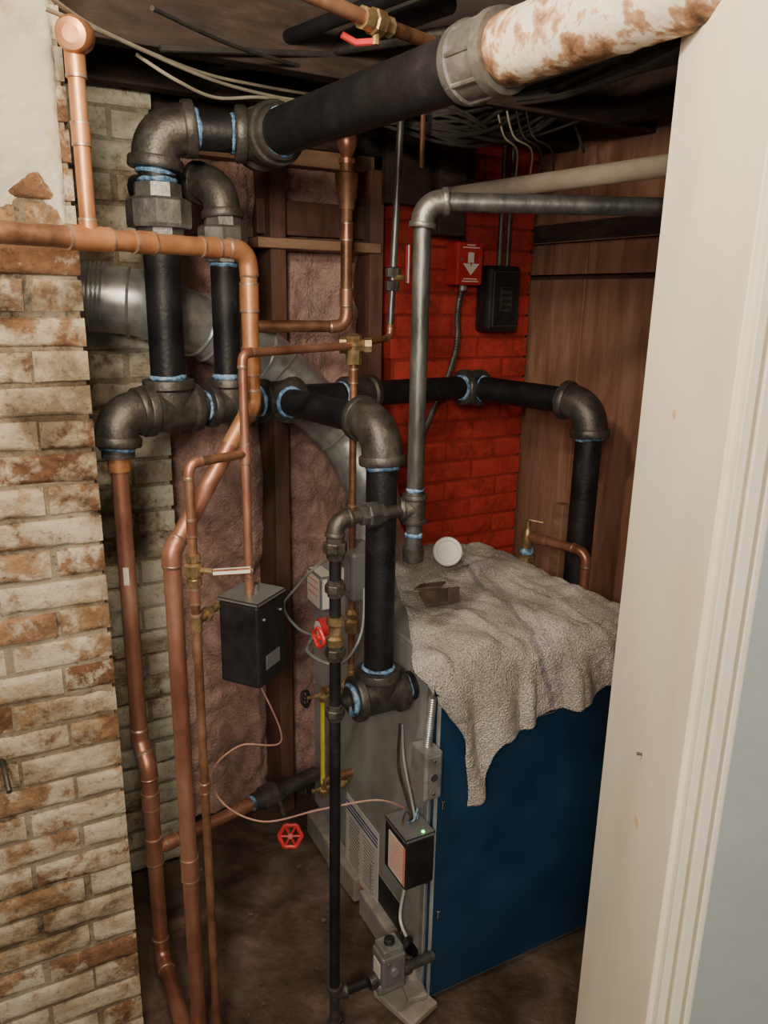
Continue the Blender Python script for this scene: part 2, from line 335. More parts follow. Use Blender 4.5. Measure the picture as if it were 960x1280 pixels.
wl_c=V((-.530,1.385,0))
du=V((math.cos(math.radians(28)),math.sin(math.radians(28)),0))
wl=bricks('wall_left',wl_c,du,.75,0,CEIL,.12,'brickL','mortar',bw=.18,bh=.050,j=.010,jit=.0025,rough=.75,flush=.0065)
b=B('plaster_skim'); nrm=V((du.y,-du.x,0)); nx,nzz=60,50
grid=[]
for i in range(nx+1):
    rowl=[]
    for k in range(nzz+1):
        a=.004+.74*i/nx; zb=1.74+.12*noise.fractal(V((a*6,0,3)),1,2,5)
        z=zb+(CEIL-zb)*k/nzz; a2=a+(0 if i else .012+.02*abs(noise.noise(V((z*12,0,1)))))
        off=.006+.012*noise.fractal(V((a*6,z*6,0)),.9,2,5)-(0.02 if k==0 or i==0 else 0)-.01*max(0,1-k/8)
        rowl.append(b.bm.verts.new(wl_c-du*a2+nrm*off+Z*z))
    grid.append(rowl)
for i in range(nx):
    for k in range(nzz):
        fc=b.bm.faces.new((grid[i][k],grid[i+1][k],grid[i+1][k+1],grid[i][k+1])); fc.smooth=True; fc.material_index=b.mi('plaster')
b.done(wl,recalc=False,sharp=9)
bricks('brick_chimney_breast',V((-.565,1.995,0)),ru,.75,0,CEIL,.12,'brickW','mortarW',jit=.003,rough=.7,flush=.006)
rc=bricks('red_brick_chimney',RM(-.035,-.1),ru,.53,0,CEIL,.07,'brickR','redmortar',jit=.002,j=.009,rough=.45,flush=.006)

# back wall
wb=empty('wall_back')
Rm=Matrix((ru,rv,Z)).transposed()
b=B('sheathing')
b.box(RM(-.8,.12,CEIL/2),(1.7,.08,CEIL),'stud',Rm,0)
b.done(wb)
b=B('insulation')
nx,nz_=130,200; g=[]
for i in range(nx+1):
    rowl=[]
    for k in range(nz_+1):
        a=-1.3+.70*i/nx; z=.02+1.98*k/nz_
        s=noise.fractal(V((a*4,z*3.2,1)),.7,2.1,3)*.035+noise.fractal(V((a*16,z*16,4)),.8,2.2,5)*.014
        if z>1.45: s+=.03*abs(noise.noise(V((a*9,z*9,2))))*min(1,(z-1.45)*8)
        pf=min(1,abs(math.sin((a+1.3)*math.pi/.375))*2)
        rowl.append(b.bm.verts.new(RM(a,.05-.07*pf-s,z)))
    g.append(rowl)
for i in range(nx):
    for k in range(nz_):
        fc=b.bm.faces.new((g[i][k],g[i+1][k],g[i+1][k+1],g[i][k+1])); fc.smooth=True; fc.material_index=b.mi('insul')
b.done(wb,sharp=9)
b=B('studs')
for a in (-1.32,-.925,-.62):
    b.box(RM(a,-.03,1.0),(.045,.15,2.0),'stud',Rm,.003)
b.box(RM(-.98,.0,2.02),(.75,.12,.05),'tanwood',Rm,.003)
b.box(RM(-.80,-.055,1.86),(.34,.02,.09),'stud',Rm,.003)
b.box(RM(-.80,-.08,1.79),(.38,.07,.03),'tanwood',Rm,.003)
b.done(wb)

# right wood wall
wr=empty('wall_right')
b=B('panels')
z0s=[(0,1.72),(1.735,2.22)]
y=.12
Rw=Matrix((rv,ru,Z)).transposed()
for w in (.42,.35,.46,.4,.5):
    for (za,zb) in z0s:
        b.box(RM(.03,y-w/2,(za+zb)/2),(w-.004,.03,zb-za),'wood',Rw,.003)
    y-=w
b.box(RM(.07,-.95,CEIL/2),(2.4,.03,CEIL),'stud',Rw,0)
b.box(RM(.0,-.9,1.86),(2.0,.035,.06),'darkwood',Rw,.003)
b.box(RM(.0,.02,1.0),(.05,.05,2.0),'darkwood',Rw,.003)
b.box(RM(.0,-.3,.5),(.045,.045,1.0),'tanwood',Rw,.003)
b.done(wr)

b=B('floor'); n=60; g=[]
for i in range(n+1):
    g.append([b.bm.verts.new(V((-2+4.2*i/n,-1.3+4.8*k/n,-.012+.012*noise.fractal(V((i*.35,k*.35,0)),1,2,4)))) for k in range(n+1)])
for i in range(n):
    for k in range(n):
        fc=b.bm.faces.new((g[i][k],g[i+1][k],g[i+1][k+1],g[i][k+1])); fc.smooth=True; fc.material_index=b.mi('floor')
b.done(None,False)
b=B('ceiling'); b.box((0.1,1.1,CEIL+.03),(4.2,4.8,.06),'ceil',None,0); b.done()
b=B('ceiling_joists')
for vv in (-.2,-.5):
    b.box(RM(-.75,vv,CEIL-.055),(2.1,.045,.13),'darkwood',Rm,.003)
for aa in (-.12,.22):
    b.box(RM(aa,-1.0,CEIL-.055),(.045,1.0,.12),'darkwood',Rm,.003)
b.box(RM(-.85,-.03,CEIL-.09),(1.1,.1,.18),'darkwood',Rm,.003)
b.box(RM(-.47,-.14,2.06),(.3,.03,.3),'darkwood',Rm,.003)
q=W(562,170,2.38); b.box(V((q.x,q.y,2.02)),(.09,.06,.38),'darkwood',Rm,.003)
b.done()

# doorway
df=empty('door_frame')
b=B('jamb')
JX=.318
b.box((JX+.01,.835,1.06),(.02,.25,2.12),'cream',None,.0015)
for (px,py,w,h,k) in ((843,518,.011,.0055,'stain'),(796,1027,.009,.0085,'stain')):
    p=RP(px,py,V((JX,0,0)),V((1,0,0)))
    b.lathe(p-V((.0003,0,0)),(1,0,0),[(0,h),(.001,h)],k,14)
p=RP(802,942,V((JX,0,0)),V((1,0,0))); b.lathe(p-V((.006,0,0)),(1,-.3,0),[(0,.002),(.008,.0015)],'wire',8)
b.done(df)
b=B('casing')
X=JX+.006
for w,dy in ((.009,.012),(.003,.005),(.012,.017),(.003,.008),(.006,.02),(.004,.014)):
    b.box((X+w/2,.71-dy/2+.004,1.06),(w,dy+.012,2.12),'cream',None,.0012); X+=w
b.done(df)
b=B('wall_front'); b.box((X+.6,.84,CEIL/2),(1.2,.25,CEIL),'greywall',None,.0); b.done()

# ---------------- boiler
AB=math.radians(28); bu=V((math.cos(AB),math.sin(AB),0)); bv=V((-math.sin(AB),math.cos(AB),0)); C=V((.127,1.49,0))
BW,BD,BH=.515,.70,.9
def BL(a,bb,z): return C+bu*a+bv*bb+V((0,0,z))
Rb=Matrix((bu,bv,Z)).transposed()
boi=empty('boiler')
b=B('jacket')
b.box(BL(BW/2+.012,BD/2+.012,.09+BH/2-.045),(BW-.03,BD-.02,BH-.1),'jacket',Rb,.004)
b.box(BL(BW/2,.012,.0+BH/2),(BW,.024,BH-.01),'blue',Rb,.006)
b.box(BL(BW-.006,BD/2,.0+BH/2),(.014,BD,BH-.01),'blue',Rb,.004)
b.box(BL(BW/2,BD/2,BH-.006),(BW+.004,BD,.014),'jacket',Rb,.004)
b.box(BL(.004,BD/2+.02,.5),(.012,BD-.04,.78),'jacket',Rb,.004)
b.box(BL(-.003,.03,.45),(.008,.02,.86),'galv',Rb,.002)
b.box(BL(.002,BD*.30,.13),(.01,.16,.09),'bbox',Rb,.002)
b.box(BL(-.002,BD*.42,.13),(.012,.008,.1),'galv',Rb,.002)
b.box(BL(.28,-.003,.72),(.09,.01,.02),'bbox',Rb,.004)
for z in (.25,.55): b.box(BL(.02,-.002,z),(.006,.006,.02),'bbox',Rb,.001)
b.box(BL(BW/2,BD/2,.05),(BW-.05,BD-.04,.09),'bbox',Rb,.004)
b.done(boi)
b=B('base_blocks')
for k,bb in enumerate((.24,.45,.62)): b.box(BL(.012,bb,.04),(.08,.17,.08),'block',Rb@rotz(.05*(k%2)),.006)
b.box(BL(-.05,.02,.012),(.09,.13,.018),'block',Rb@rotz(.3),.003); b.box(BL(-.02,.05,.03),(.05,.12,.015),'block',Rb@rotz(-.2),.003)
b.done(boi)
SP0=C
def SP(px,py,d=0): return RP(px,py,C-bu*d,bu)
def sidebox(b,c,out,wid,hgt,mk,bev=.003): b.box(c,(out,wid,hgt),mk,Rb,bev)
b=B('instruction_label')
c=SP(452,1062,.004)
b.box(c,(.002,.2,.24),'paper',Rb,.0)
for i in range(3): b.box(c+bu*-.0015+Z*(.1-.012*i),(.001,.19,.005),'inkb' if i!=1 else 'ink',Rb,0)
for i in range(14):
    for k in range(2): b.box(c-bu*.0015+Z*(.055-.011*i)+bv*(-.045+.09*k),(.001,.07+random.uniform(-.015,0),.0022),'ink',Rb,0)
b.box(c-bu*.0015-Z*.115,(.001,.19,.004),'inkr',Rb,0)
b.done(boi)
b=B('damper_control_box'); c=SP(447,712,.05)
sidebox(b,c,.08,.11,.12,'gbox',.008); b.box(c-bu*.042,(.003,.08,.07),'gbox',Rb,.001); b.box(c-bu*.044,(.002,.03,.03),'paper',Rb,0)
sidebox(b,SP(402,735,.01),.05,.1,.1,'paper',.006)
for i in range(3): b.box(SP(402,735,.01)-bu*.026+Z*(.03-.02*i),(.001,.07,.004),'inkr',Rb,0)
b.done(boi)
b=B('junction_box'); c=SP(533,962,.03)
sidebox(b,c,.045,.06,.115,'galv',.004)
b.box(c-bv*.031,(.034,.003,.1),'galv',Rb,.001)
for z in (-.04,.04): b.lathe(c-bv*.034+Z*z,bv*-1,[(0,.004),(.002,.003)],'steel',8)
b.lathe(c-bv*.033,-bv,[(0,.009),(.002,.009)],'steel',14); 
p0=c+Z*.058; p1=SP(541,872,.025); n=44
b.sweep([p0.lerp(p1,i/n) for i in range(n+1)],[.0085+.0014*(i%2) for i in range(n+1)],'galv',10)
b.done(boi)
b=B('low_water_control'); c=SP(511,1062,.045)
sidebox(b,c,.075,.1,.125,'bbox',.005)
b.box(c+Z*.067,(.077,.102,.01),'gbox',Rb,.002)
b.box(c-bu*.0385-bv*.008,(.001,.07,.1),'paper',Rb,0)
b.box(c-bu*.0385+bv*-.045,(.0012,.008,.1),'inkr',Rb,0)
for i in range(11): b.box(c-bu*.0393-bv*.01+Z*(.042-.008*i),(.001,.06,.0018),'inkr',Rb,0)
b.lathe(c+Z*.071+bu*.012-bv*.04,Z,[(0,.004),(.003,.004),(.005,.002)],'led',10)
for dx in (-.02,.0): b.lathe(c+Z*.07+bu*dx,Z,[(0,.003),(.012,.0025)],'brass',8)
b.lathe(c-bv*.03-Z*.063+bu*.03,-Z,[(0,.01),(.012,.01)],'steel',12)
p=c+Z*.075
wirep(b,[p,p+Z*.03,SP(498,960,.02),SP(500,905,.01)],.003,'wire'); wirep(b,[p+bu*.01,p+Z*.025+bu*.01,SP(505,950,.02),SP(503,905,.012)],.003,'jacket')
wirep(b,[p-bu*.005,p+Z*.02-bv*.02,p+Z*.03+bu*.02,p+bu*.02],.0016,'dope'); wirep(b,[p-bu*.02,p+Z*.03-bu*.01,p+bu*.01],.0016,'wire')
wirep(b,[c-Z*.063,SP(500,1145,.03),SP(510,1175,.05)],.0035,'white')
b.done(boi)
b=B('sight_glass'); g1=SP(404,868,.085); g2=up(g1,985)
b.sweep([g1,g2],.0085,'glassy',14)
for p in (g1,g2):
    b.lathe(p-Z*.018,Z,[(0,.009),(0,.013),(.014,.014),(.018,.01),(.036,.01)],'brass',8)
    q=p+bu*.07; b.sweep([p,q],.009,'brass',12); b.lathe(q-bu*.03,bu,[(0,.009),(0,.015),(.018,.015),(.018,.009)],'brass',6)
    b.sweep([p,p-bu*.035],.006,'brass',10)
b.sweep([g1-bu*.03,g1-bu*.055],.005,'brass',8); handwheel(b,g1-bu*.05,bu+V((0,-.8,.3)),.02,'bbox',5)
handwheel(b,g2-bu*.045,bu+V((0,-.8,.3)),.014,'bbox',5)
for s in (-1,1):
    b.sweep([g1+bv*.013*s,g2+bv*.013*s],.0018,'brass',6)
b.sweep([g2-Z*.01,g2-Z*.035],.005,'brass',8)
q=SP(440,965,.0); b.sweep([q-bu*.09,q],.011,'copperD',12); b.lathe(q-bu*.06,bu,[(0,.011),(0,.017),(.02,.017),(.02,.011)],'brass',8)
b.done(boi)
b=B('pressure_gauge'); c=SP(408,785,.04)
b.lathe(c,-bu,[(0,.03),(.02,.03),(.024,.026)],'red',20); b.lathe(c-bu*.0245,-bu,[(0,.024),(.001,.024)],'white',20)
b.sweep([c,c+bu*.05],.007,'brass',10); b.done(boi)
b=B('relief_valve')
P=W(658,690,2.12)
pb=V((P.x,P.y,BH-.02))
b.sweep([pb,up(P,690)],.019,'steel',16); dope(b,up(P,688),Z,.019,.02)
b.lathe(up(P,700),Z,[(0,.02),(0,.027),(.015,.027),(.02,.018),(.05,.016)],'brass',8)
b.lathe(up(P,680),Z,[(0,.016),(.02,.017),(.045,.012),(.05,.008),(.07,.008)],'brass',14)
b.sweep([up(P,650),up(P,650)+V((.04,-.01,-.005))],.004,'brass',6)
s=up(P,670); e=W(735,672,1.98); e.z=s.z; run(b,[s,e,V((e.x,e.y,.35))],.0135,'copper','copper',.03,'copper')
coup(b,s.lerp(e,.25),e-s,.014,.03)
b.done(boi)
b=B('gas_valve'); c=W(486,1203,1.42)
b.box(c,(.06,.055,.08),'gbox',Rb,.005); b.box(c+Z*.047,(.052,.048,.02),'galv',Rb,.004)
b.box(c-Z*.05,(.075,.045,.03),'galv',Rb,.008)
b.lathe(c+Z*.057,Z,[(0,.013),(.01,.012),(.012,.008)],'bbox',14); b.lathe(c-bv*.028,-bv,[(0,.01),(.005,.01)],'galv',12)
b.box(c-bu*.03-Z*.0,(.003,.03,.04),'paper',Rb,.0)
for s in (-1,1): b.lathe(c+bu*.015*s-bv*.028+Z*.025,-bv,[(0,.004),(.003,.004)],'brass',8)
b.sweep([c-bu*.05-Z*.035,c+bu*.12-Z*.035],.012,'steel',14)
collar(b,c-bu*.04-Z*.035,bu,.012,'iron',.02); collar(b,c+bu*.045-Z*.035,bu,.012,'iron',.02)
wirep(b,[c+bu*.03+Z*.02,c+bu*.05+Z*.04,SP(512,1175,.03)],.009,'bbox')
b.done(boi)

# towel
b=B('draped_towel'); uvl=b.bm.loops.layers.uv.new('UVMap')
NP,NQ=200,240; g=[]
def sm(x,a,c): t=max(0,min(1,(x-a)/(c-a))); return t*t*(3-2*t)
def drape(p,q):
    bmin=-(.225-.085*p) - .13*(1-sm(p,.05,.2)) + .006*math.sin(p*17)
    bmax=.62
    bb=bmin+(bmax-bmin)*q
    bq=max(bb,0)
    aL=-.055+.42*bq if bb>0 else -.055+.085*sm(-bb,.02,.2)+.02*sm(-bb,.2,.34)
    aR=BW+.035 if bb>0 else BW+.01
    a=aL+(aR-aL)*p
    if bb<-.2: a=aL+(aR-aL)*p*(1-.1*sm(-bb,.2,.36))
    rad=.025
    def fold(o):
        if o<=0: return 0,0
        L=rad*math.pi/2
        if o<L: t=o/rad; return rad*math.sin(t),rad*(1-math.cos(t))
        return rad,rad+(o-L)
    oF,dF=fold(-bb); oL,dL=fold(-a); oR,dR=fold(a-BW)
    x=min(max(a,0),BW)-oL+oR; y=max(bb,0)-oF; z=-max(dF,0)-dL*(1 if dF<.02 else .25)-dR
    w=noise.fractal(V((a*6,bb*5,2)),.9,2.1,3)
    top=sm(z,-.03,0)
    hump=.03*math.exp(-((a-.42)**2+(bb-.38)**2)/.012)+.03*math.exp(-((a-.33)**2+(bb-.55)**2)/.01)+.015*math.exp(-((a-.1)**2+(bb-.12)**2)/.008)
    s=a*24+bb*5+1.4*noise.noise(V((a*3,bb*3,9)))
    cr=max(0,math.sin(s))**2.5+.7*max(0,math.sin(s*1.7+2))**4
    z+=BH+.014+top*(.015*w+.016*cr*sm(.5-bb,0,.5)+hump+.012*abs(noise.noise(V((a*14,bb*14,5)))))
    hang=sm(dF,.0,.12)
    y-=hang*(.012+.026*cr+.008*w)+sm(dF,0,.03)*(.008+.006*abs(w))
    y-=.0025*noise.noise(V((a*40,bb*40,1)))+.001; z+=.002*noise.noise(V((a*45,bb*45,8)))
    hl=sm(dL,0,.03); x-=hl*(.014+.008*math.sin(bb*38))
    return BL(x,y,z)
for i in range(NP+1): g.append([b.bm.verts.new(drape(i/NP,k/NQ)) for k in range(NQ+1)])
for i in range(NP):
    for k in range(NQ):
        fc=b.bm.faces.new((g[i][k],g[i+1][k],g[i+1][k+1],g[i][k+1])); fc.smooth=True; fc.material_index=b.mi('towel')
        for lp,(ii,kk) in zip(fc.loops,((i,k),(i+1,k),(i+1,k+1),(i,k+1))): lp[uvl].uv=(ii/NP,kk/NQ)
tw=b.done(None,False,9)
sd=tw.modifiers.new('thick','SOLIDIFY'); sd.thickness=.006; sd.offset=1

b=B('white_capped_jar'); c=W(559,690,1.93); ax=V((.02,-.9,.45))
b.lathe(c-V(ax).normalized()*.05,ax,[(0,.03),(.035,.031),(.04,.037),(.05,.038),(.05,.02)],'steel',28)
b.lathe(c,ax,[(0,.03),(0,.038),(.012,.039),(.016,.036),(.016,.029),(.011,.027),(.011,.0)],'white',28)
b.done()
b=B('metal_bracket_scrap'); c=W(548,746,1.72)
b.box(c,(.085,.05,.006),'charred',rotz(.4)@Matrix.Rotation(.35,3,'X'),.002); b.box(c+V((-.02,.03,.016)),(.07,.04,.006),'charred',rotz(-.5)@Matrix.Rotation(-.3,3,'Y'),.002)
b.box(c+V((.035,-.01,.012)),(.03,.006,.035),'charred',rotz(.4),.002)
b.done()

# ---------------- steam piping
H1=1.41
A=V((-.56,1.585,H1)); T3=V((-.26,1.87,H1)); hd=(T3-A).normalized()
T1=A.lerp(T3,.3); T2=A.lerp(T3,.66)
E=V((-.006,1.52,H1)); D=V((.256,2.34,H1-.012)); E2=V((.55,2.06,H1-.022))
b=B('steam_header_pipe')
r=.0365
run(b,[A-Z*.09,A,T3+hd*.02],r*.94,'iron','iron',r*1.6)
tee(b,T1,hd,Z,r,'iron',r*1.75); tee(b,T2,hd,Z,r*.9,'iron',r*1.6); tee(b,T3,hd,(E-T3),r*.95,'iron',r*1.5)
run(b,[T3,E,V((E.x,E.y,.86))],.032,'black','iron',.062)
run(b,[T3,D],.0335,'black','iron')
run(b,[D-hd*.03,D,E2,V((E2.x,E2.y,.4))],.036,'black','iron',.066)
tee(b,T3.lerp(D,.36),hd,None,.033,'iron',.05); tee(b,D,hd,None,.034,'iron',.045)
tt=V((E.x,E.y,.815)); tee(b,tt,bu,Z,.0335,'iron',.06); b.sweep([tt-bu*.0,tt+bu*.085],.033,'black')
b.lathe(tt-bu*.06,-bu,[(0,.034),(.012,.03),(.012,.014),(.03,.014)],'iron',20)
b.done()
b=B('steam_riser_pipe')
zT=1.97; R1=V((T1.x,T1.y,zT)); J=V((-.257,1.745,zT)); md=V((.484,-.71,0)).normalized()
run(b,[T1,R1,J,J+md*.12],r,'black','iron',r*1.5)
u1=up(T1,268); union(b,u1,Z,r,'ironL',.06)
tee(b,J+md*.0,md,None,.042,'iron',.05)
b.done()
b=B('steam_main_pipe')
cp=V((.12,1.19,zT)); s0=J+md*.05; tpar=(cp-s0).dot(md); cp=s0+md*tpar
b.sweep([s0,cp],.0445,'black',28)
dope(b,s0+md*.012,md,.0445,.014)
b.lathe(cp-md*.03,md,[(0,.045),(0,.053),(.016,.055),(.018,.051),(.066,.051),(.068,.055),(.084,.053),(.084,.045)],'ironL',32)
for k in range(8):
    x,y_=perp(md); a=k*math.pi/4; q=cp+(x*math.cos(a)+y_*math.sin(a))*.0505; b.sweep([q-md*.025,q+md*.045],.004,'ironL',8)
e=cp+md*.62; n=60
b.sweep([cp.lerp(e,i/n) for i in range(n+1)],[.0445+.002*noise.noise(V((i*.9,0,0))) for i in range(n+1)],'rusty',40)
b.done()
b=B('steam_riser_pipe')
R2=V((T2.x,T2.y,1.885)); bk=R2+V((-.22,.13,0))
run(b,[T2,R2,bk],.030,'black','iron',.055); union(b,up(T2,298),Z,.030,'ironL',.05)
b.done()

b=B('gas_pipe'); r=.0165
G=W(528,300,1.47); top=up(G,252); right=W(840,258,1.47); right.z=top.z
G0=up(G,692)
run(b,[up(G,690),top,V((.83,1.50,top.z))],r,'steel','ironL',.034,dp=False)
tq=up(G,636)
tee(b,tq,Z,V((-1,-.15,0)),r,'iron',.03,dp=False); b.lathe(G0-Z*.018,Z,[(0,.015),(.004,.021),(.03,.022),(.03,.017)],'iron',20)
dope(b,up(G,668),Z,r,.01); dope(b,up(G,612),Z,r,.008); dope(b,top+V((.038,0,0)),V((1,0,0)),r,.006)
Q=W(419,640,1.38); Q.z=tq.z
run(b,[tq,Q,up(Q,700)],.013,'iron','iron',.024,dp=False); union(b,tq.lerp(Q,.55),Q-tq,.014,'steel',.026,False)
union(b,up(Q,684),Z,.013,'iron',.022,False)
fl=up(Q,1243); gv=W(486,1203,1.42); gv.z=fl.z
run(b,[up(Q,700),fl,V((gv.x-.04,gv.y,fl.z))],.0115,'black','iron',.02,dp=False)
for py in (815,890,735): union(b,up(Q,py),Z,.0115,'iron',.017,dp=False)
b.lathe(up(Q,806),Z,[(0,.012),(0,.017),(.015,.018),(.02,.013),(.04,.013),(.045,.018),(.06,.017),(.06,.012)],'brass',8)
handwheel(b,up(Q,792)-V((.03,.02,0)),V((-.8,-.6,0)),.018,'red',4)
b.sweep([fl,fl-Z*.08],.0115,'iron'); collar(b,fl-Z*.08,Z,.0115,'iron',.02)
b.done()
b=B('insulated_heating_pipe')
p0=W(560,245,2.3); p1=W(850,226,1.72); p1.z=p0.z+.0
b.sweep([p0,p0.lerp(p1,1.1)],.023,'pipewrap',20); b.done()

b=B('thin_gas_line'); r=.0085
g0=W(500,170,1.93); g1_=W(488,405,1.90)
dgl=(g0-g1_).normalized(); gt=g0+dgl*((CEIL-g0.z)/dgl.z)
b.sweep([gt,g1_],r,'steel',12)
def gl(py): return g0.lerp(g1_,(py-170)/235)
for py in (345,362): b.lathe(gl(py),dgl,[(0,.009),(0,.016),(.02,.018),(.024,.01)],'steel',8)
q=gl(345); b.sweep([q,q+V((.03,-.02,0))],.007,'brass',8); b.box(q+V((.035,-.025,.03)),(.008,.014,.09),'red',rotz(.4),.003)
b.lathe(gl(150),Z,[(0,.012),(.06,.015)],'steel',10)
h0=gl(140)+V((.05,0,0)); b.sweep([h0+Z*.1,h0-Z*.12],.006,'copperD',8); b.sweep([h0,gl(140)],.008,'brass',8)
b.done()

# ---------------- copper
b=B('copper_supply_pipe'); r=.0165
a0=W(-90,300,1.10); zc=1.733; a0.z=zc
q1=W(313,420,1.52); c1=V((q1.x,q1.y,zc)); q2=up(q1,505)
P2=W(213,672,1.34); c2=up(P2,690)
mid=q2.lerp(c2,.3)
run(b,[a0,c1,q2,mid],r,'copperO','copperO',.03,'copper')
run(b,[mid,c2,V((P2.x,P2.y,0.0))],r,'copper','copper',.03,'copper')
for py,L in ((372,.05),(452,.05)): coup(b,up(q1,py),Z,r,L,'copperO')
coup(b,up(P2,1085),Z,r,.05,'copper')
for t in (.60,.84): coup(b,a0.lerp(c1,t),c1-a0,r,.035,'copperO')
dd=(c1-a0).normalized()
best=min((abs((lambda q:(q-CAM).dot(r_)/(q-CAM).dot(f_)*F+480)(a0.lerp(c1,k/200))-112),k) for k in range(201))[1]
tp=a0.lerp(c1,best/200); coup(b,tp,dd,r*1.05,.07,'copperO')
b.sweep([a0,tp-dd*.03],r*1.02,'copperD',18)
tu=up(tp,38); b.sweep([tp,tu],.0125,'copperO',18); coup(b,up(tp,290),Z,.0125,.035,'copperO'); coup(b,up(tp,168),Z,.0125,.03,'copperO'); 
coup(b,up(tp,70),Z,.0125,.055,'copperO',1.2)
b.lathe(tu+V((.0,.03,.0)),(0.12,-1,-.2),[(0,.018),(.01,.024),(.05,.025),(.058,.021),(.06,.012)],'copperO',20)
b.done()
b=B('copper_return_pipe'); r=.0185
A2=A-Z*.10; k1=up(A,925); sh=V((.025,-.03,0)); k2=k1-Z*.05+sh
bot=V((k2.x,k2.y,.06))
b.lathe(A2-Z*.02,Z,[(0,r),(0,r*1.25),(.05,r*1.3),(.05,r)],'copperO',20)
run(b,[A2,k1,k2,bot,bot+V((.15,-.28,0))],r,'copper','copper',.035,'copper')
coup(b,up(k2,1000),Z,r,.04,'copper')
tz=up(k2,1062); vv=W(318,1012,1.74); vv.z=tz.z
b.sweep([tz,vv],.0155,'copper',18); coup(b,tz,Z,r,.07,'copper'); coup(b,tz.lerp(vv,.15),vv-tz,.0155,.03); coup(b,tz.lerp(vv,.9),vv-tz,.0155,.03)
vd=(vv-tz).normalized(); 
b.lathe(vv,vd,[(0,.016),(0,.024),(.02,.026),(.025,.032),(.06,.034),(.075,.024),(.1,.022),(.1,.016)],'iron',12)
dope(b,vv-vd*.004,vd,.018,.014)
vs=vv+vd*.07; wc=W(363,1045,1.68); b.lathe(vs,wc-vs,[(0,.02),(.015,.018),(.02,.011),(.03,.01)],'iron',8); b.sweep([vs,wc],.006,'iron',10); handwheel(b,wc,V((.05,-.85,.5)),.027,'red',6)
b.sweep([vv+vd*.1,vv+vd*.2],.02,'iron',16)
lab=up(A,717); b.box(lab+V((.004,-.0185,0)),(.012,.002,.04),'paper',None,.0)
b.done()
b=B('copper_feed_line'); r=.0085
t0=W(442,432,1.72); s1=W(303,452,1.42); s1.z=t0.z
box_top=up(s1,745)
run(b,[t0,s1,box_top],r,'copper','copper',.016,'copper')
f1=up(s1,567); f2=W(236,592,1.32); f2.z=f1.z
run(b,[f1,f2,V((f2.x,f2.y,.0))],r,'copperD','copper',.018,'copper'); coup(b,f1,Z,r,.035,'copper',1.2)
vc=up(f2,712)
b.lathe(vc-Z*.03,Z,[(0,r),(0,.013),(.012,.014),(.016,.011),(.02,.017),(.04,.017),(.044,.011),(.048,.014),(.06,.013),(.06,r)],'brass',10)
b.sweep([vc,vc+V((.045,-.012,0))],.006,'brass',8); b.box(vc+V((.075,-.022,.006)),(.075,.012,.012),'white',rotz(-.1)@Matrix.Rotation(-.12,3,'Y'),.003)
coup(b,up(f2,660),Z,r,.03,'copper'); coup(b,up(f2,745),Z,r,.03,'copper'); coup(b,up(f2,985),Z,r,.02,'copper')
br=up(f2,778); be=W(272,772,1.4); be.z=br.z; b.sweep([br,be],.008,'brass',12); coup(b,br,Z,r,.03,'brass',1.3); b.lathe(br.lerp(be,.4),be-br,[(0,.008),(0,.014),(.014,.014),(.014,.008)],'brass',6)
coup(b,up(s1,730),Z,r,.03,'copper')
b.lathe(t0-V((.03,0,0)),(1,0,0),[(0,.011),(0,.018),(.015,.018),(.018,.013),(.035,.02),(.05,.013),(.055,.018),(.07,.018),(.07,.01)],'brass',8)
b.lathe(t0-Z*.04,Z,[(0,.011),(0,.017),(.02,.018),(.06,.018),(.065,.01)],'brass',8)
t1=W(487,418,1.9); t1.z=t0.z+.01
run(b,[t0,t1,g1_+Z*.0],.0075,'copperD','copper',.014,'copper')
tdn=up(t0,855); b.sweep([t0,tdn],.0085,'copperD',14)
for py in (470,640,700): coup(b,up(t0,py),Z,.0085,.03,'copperD',1.25)
b.lathe(up(t0,790),Z,[(0,.009),(0,.016),(.03,.018),(.035,.01),(.05,.016),(.06,.01)],'brass',8)
tb=up(t0,852); 
run(b,[tb+Z*.05,tb,tb+V((-.06,-.05,0))],.0095,'brass','brass',.02,'copper')
b.done()
b=B('copper_heating_riser'); r=.0155
h0=W(433,330,2.12); hb=up(h0,408); hl=W(318,412,2.02); hl.z=hb.z
run(b,[up(h0,225),hb,hl],r,'copperD','copper',.03,'copper')
b.lathe(up(h0,262),Z,[(0,r),(0,.02),(.03,.021),(.05,.028),(.085,.03),(.09,.018),(.12,.016)],'copperD',16)
coup(b,up(h0,290),Z,r,.04,'copper'); coup(b,up(h0,372),Z,r,.04,'copper')
b.lathe(up(h0,205),Z,[(0,.016),(0,.021),(.012,.021),(.014,.012),(.03,.02),(.045,.026),(.06,.026),(.075,.018),(.08,.006)],'copper',18)
b.sweep([up(h0,180),V((h0.x,h0.y,CEIL))],.008,'copperD',10)
b.done()

b=B('water_feeder_box'); Rf=rotz(math.radians(-24))
fx=Rf@V((1,0,0)); fy=Rf@V((0,1,0))
bc=up(s1,745)-Z*.092+V((.002,.015,0))
b.box(bc,(.092,.10,.175),'bbox',Rf,.006)
b.box(bc+Z*.091,(.096,.104,.008),'gbox',Rf,.002)
b.box(bc+fx*.0465-fy*.0-Z*.04,(.001,.05,.03),'gbox',Rf,0)
b.lathe(bc+Z*.095,Z,[(0,.014),(.012,.012)],'galv',12)
for s in (-1,1): b.lathe(bc+fx*.046+fy*s*.03+Z*.055,fx,[(0,.003),(.003,.003)],'galv',8)
b.done()

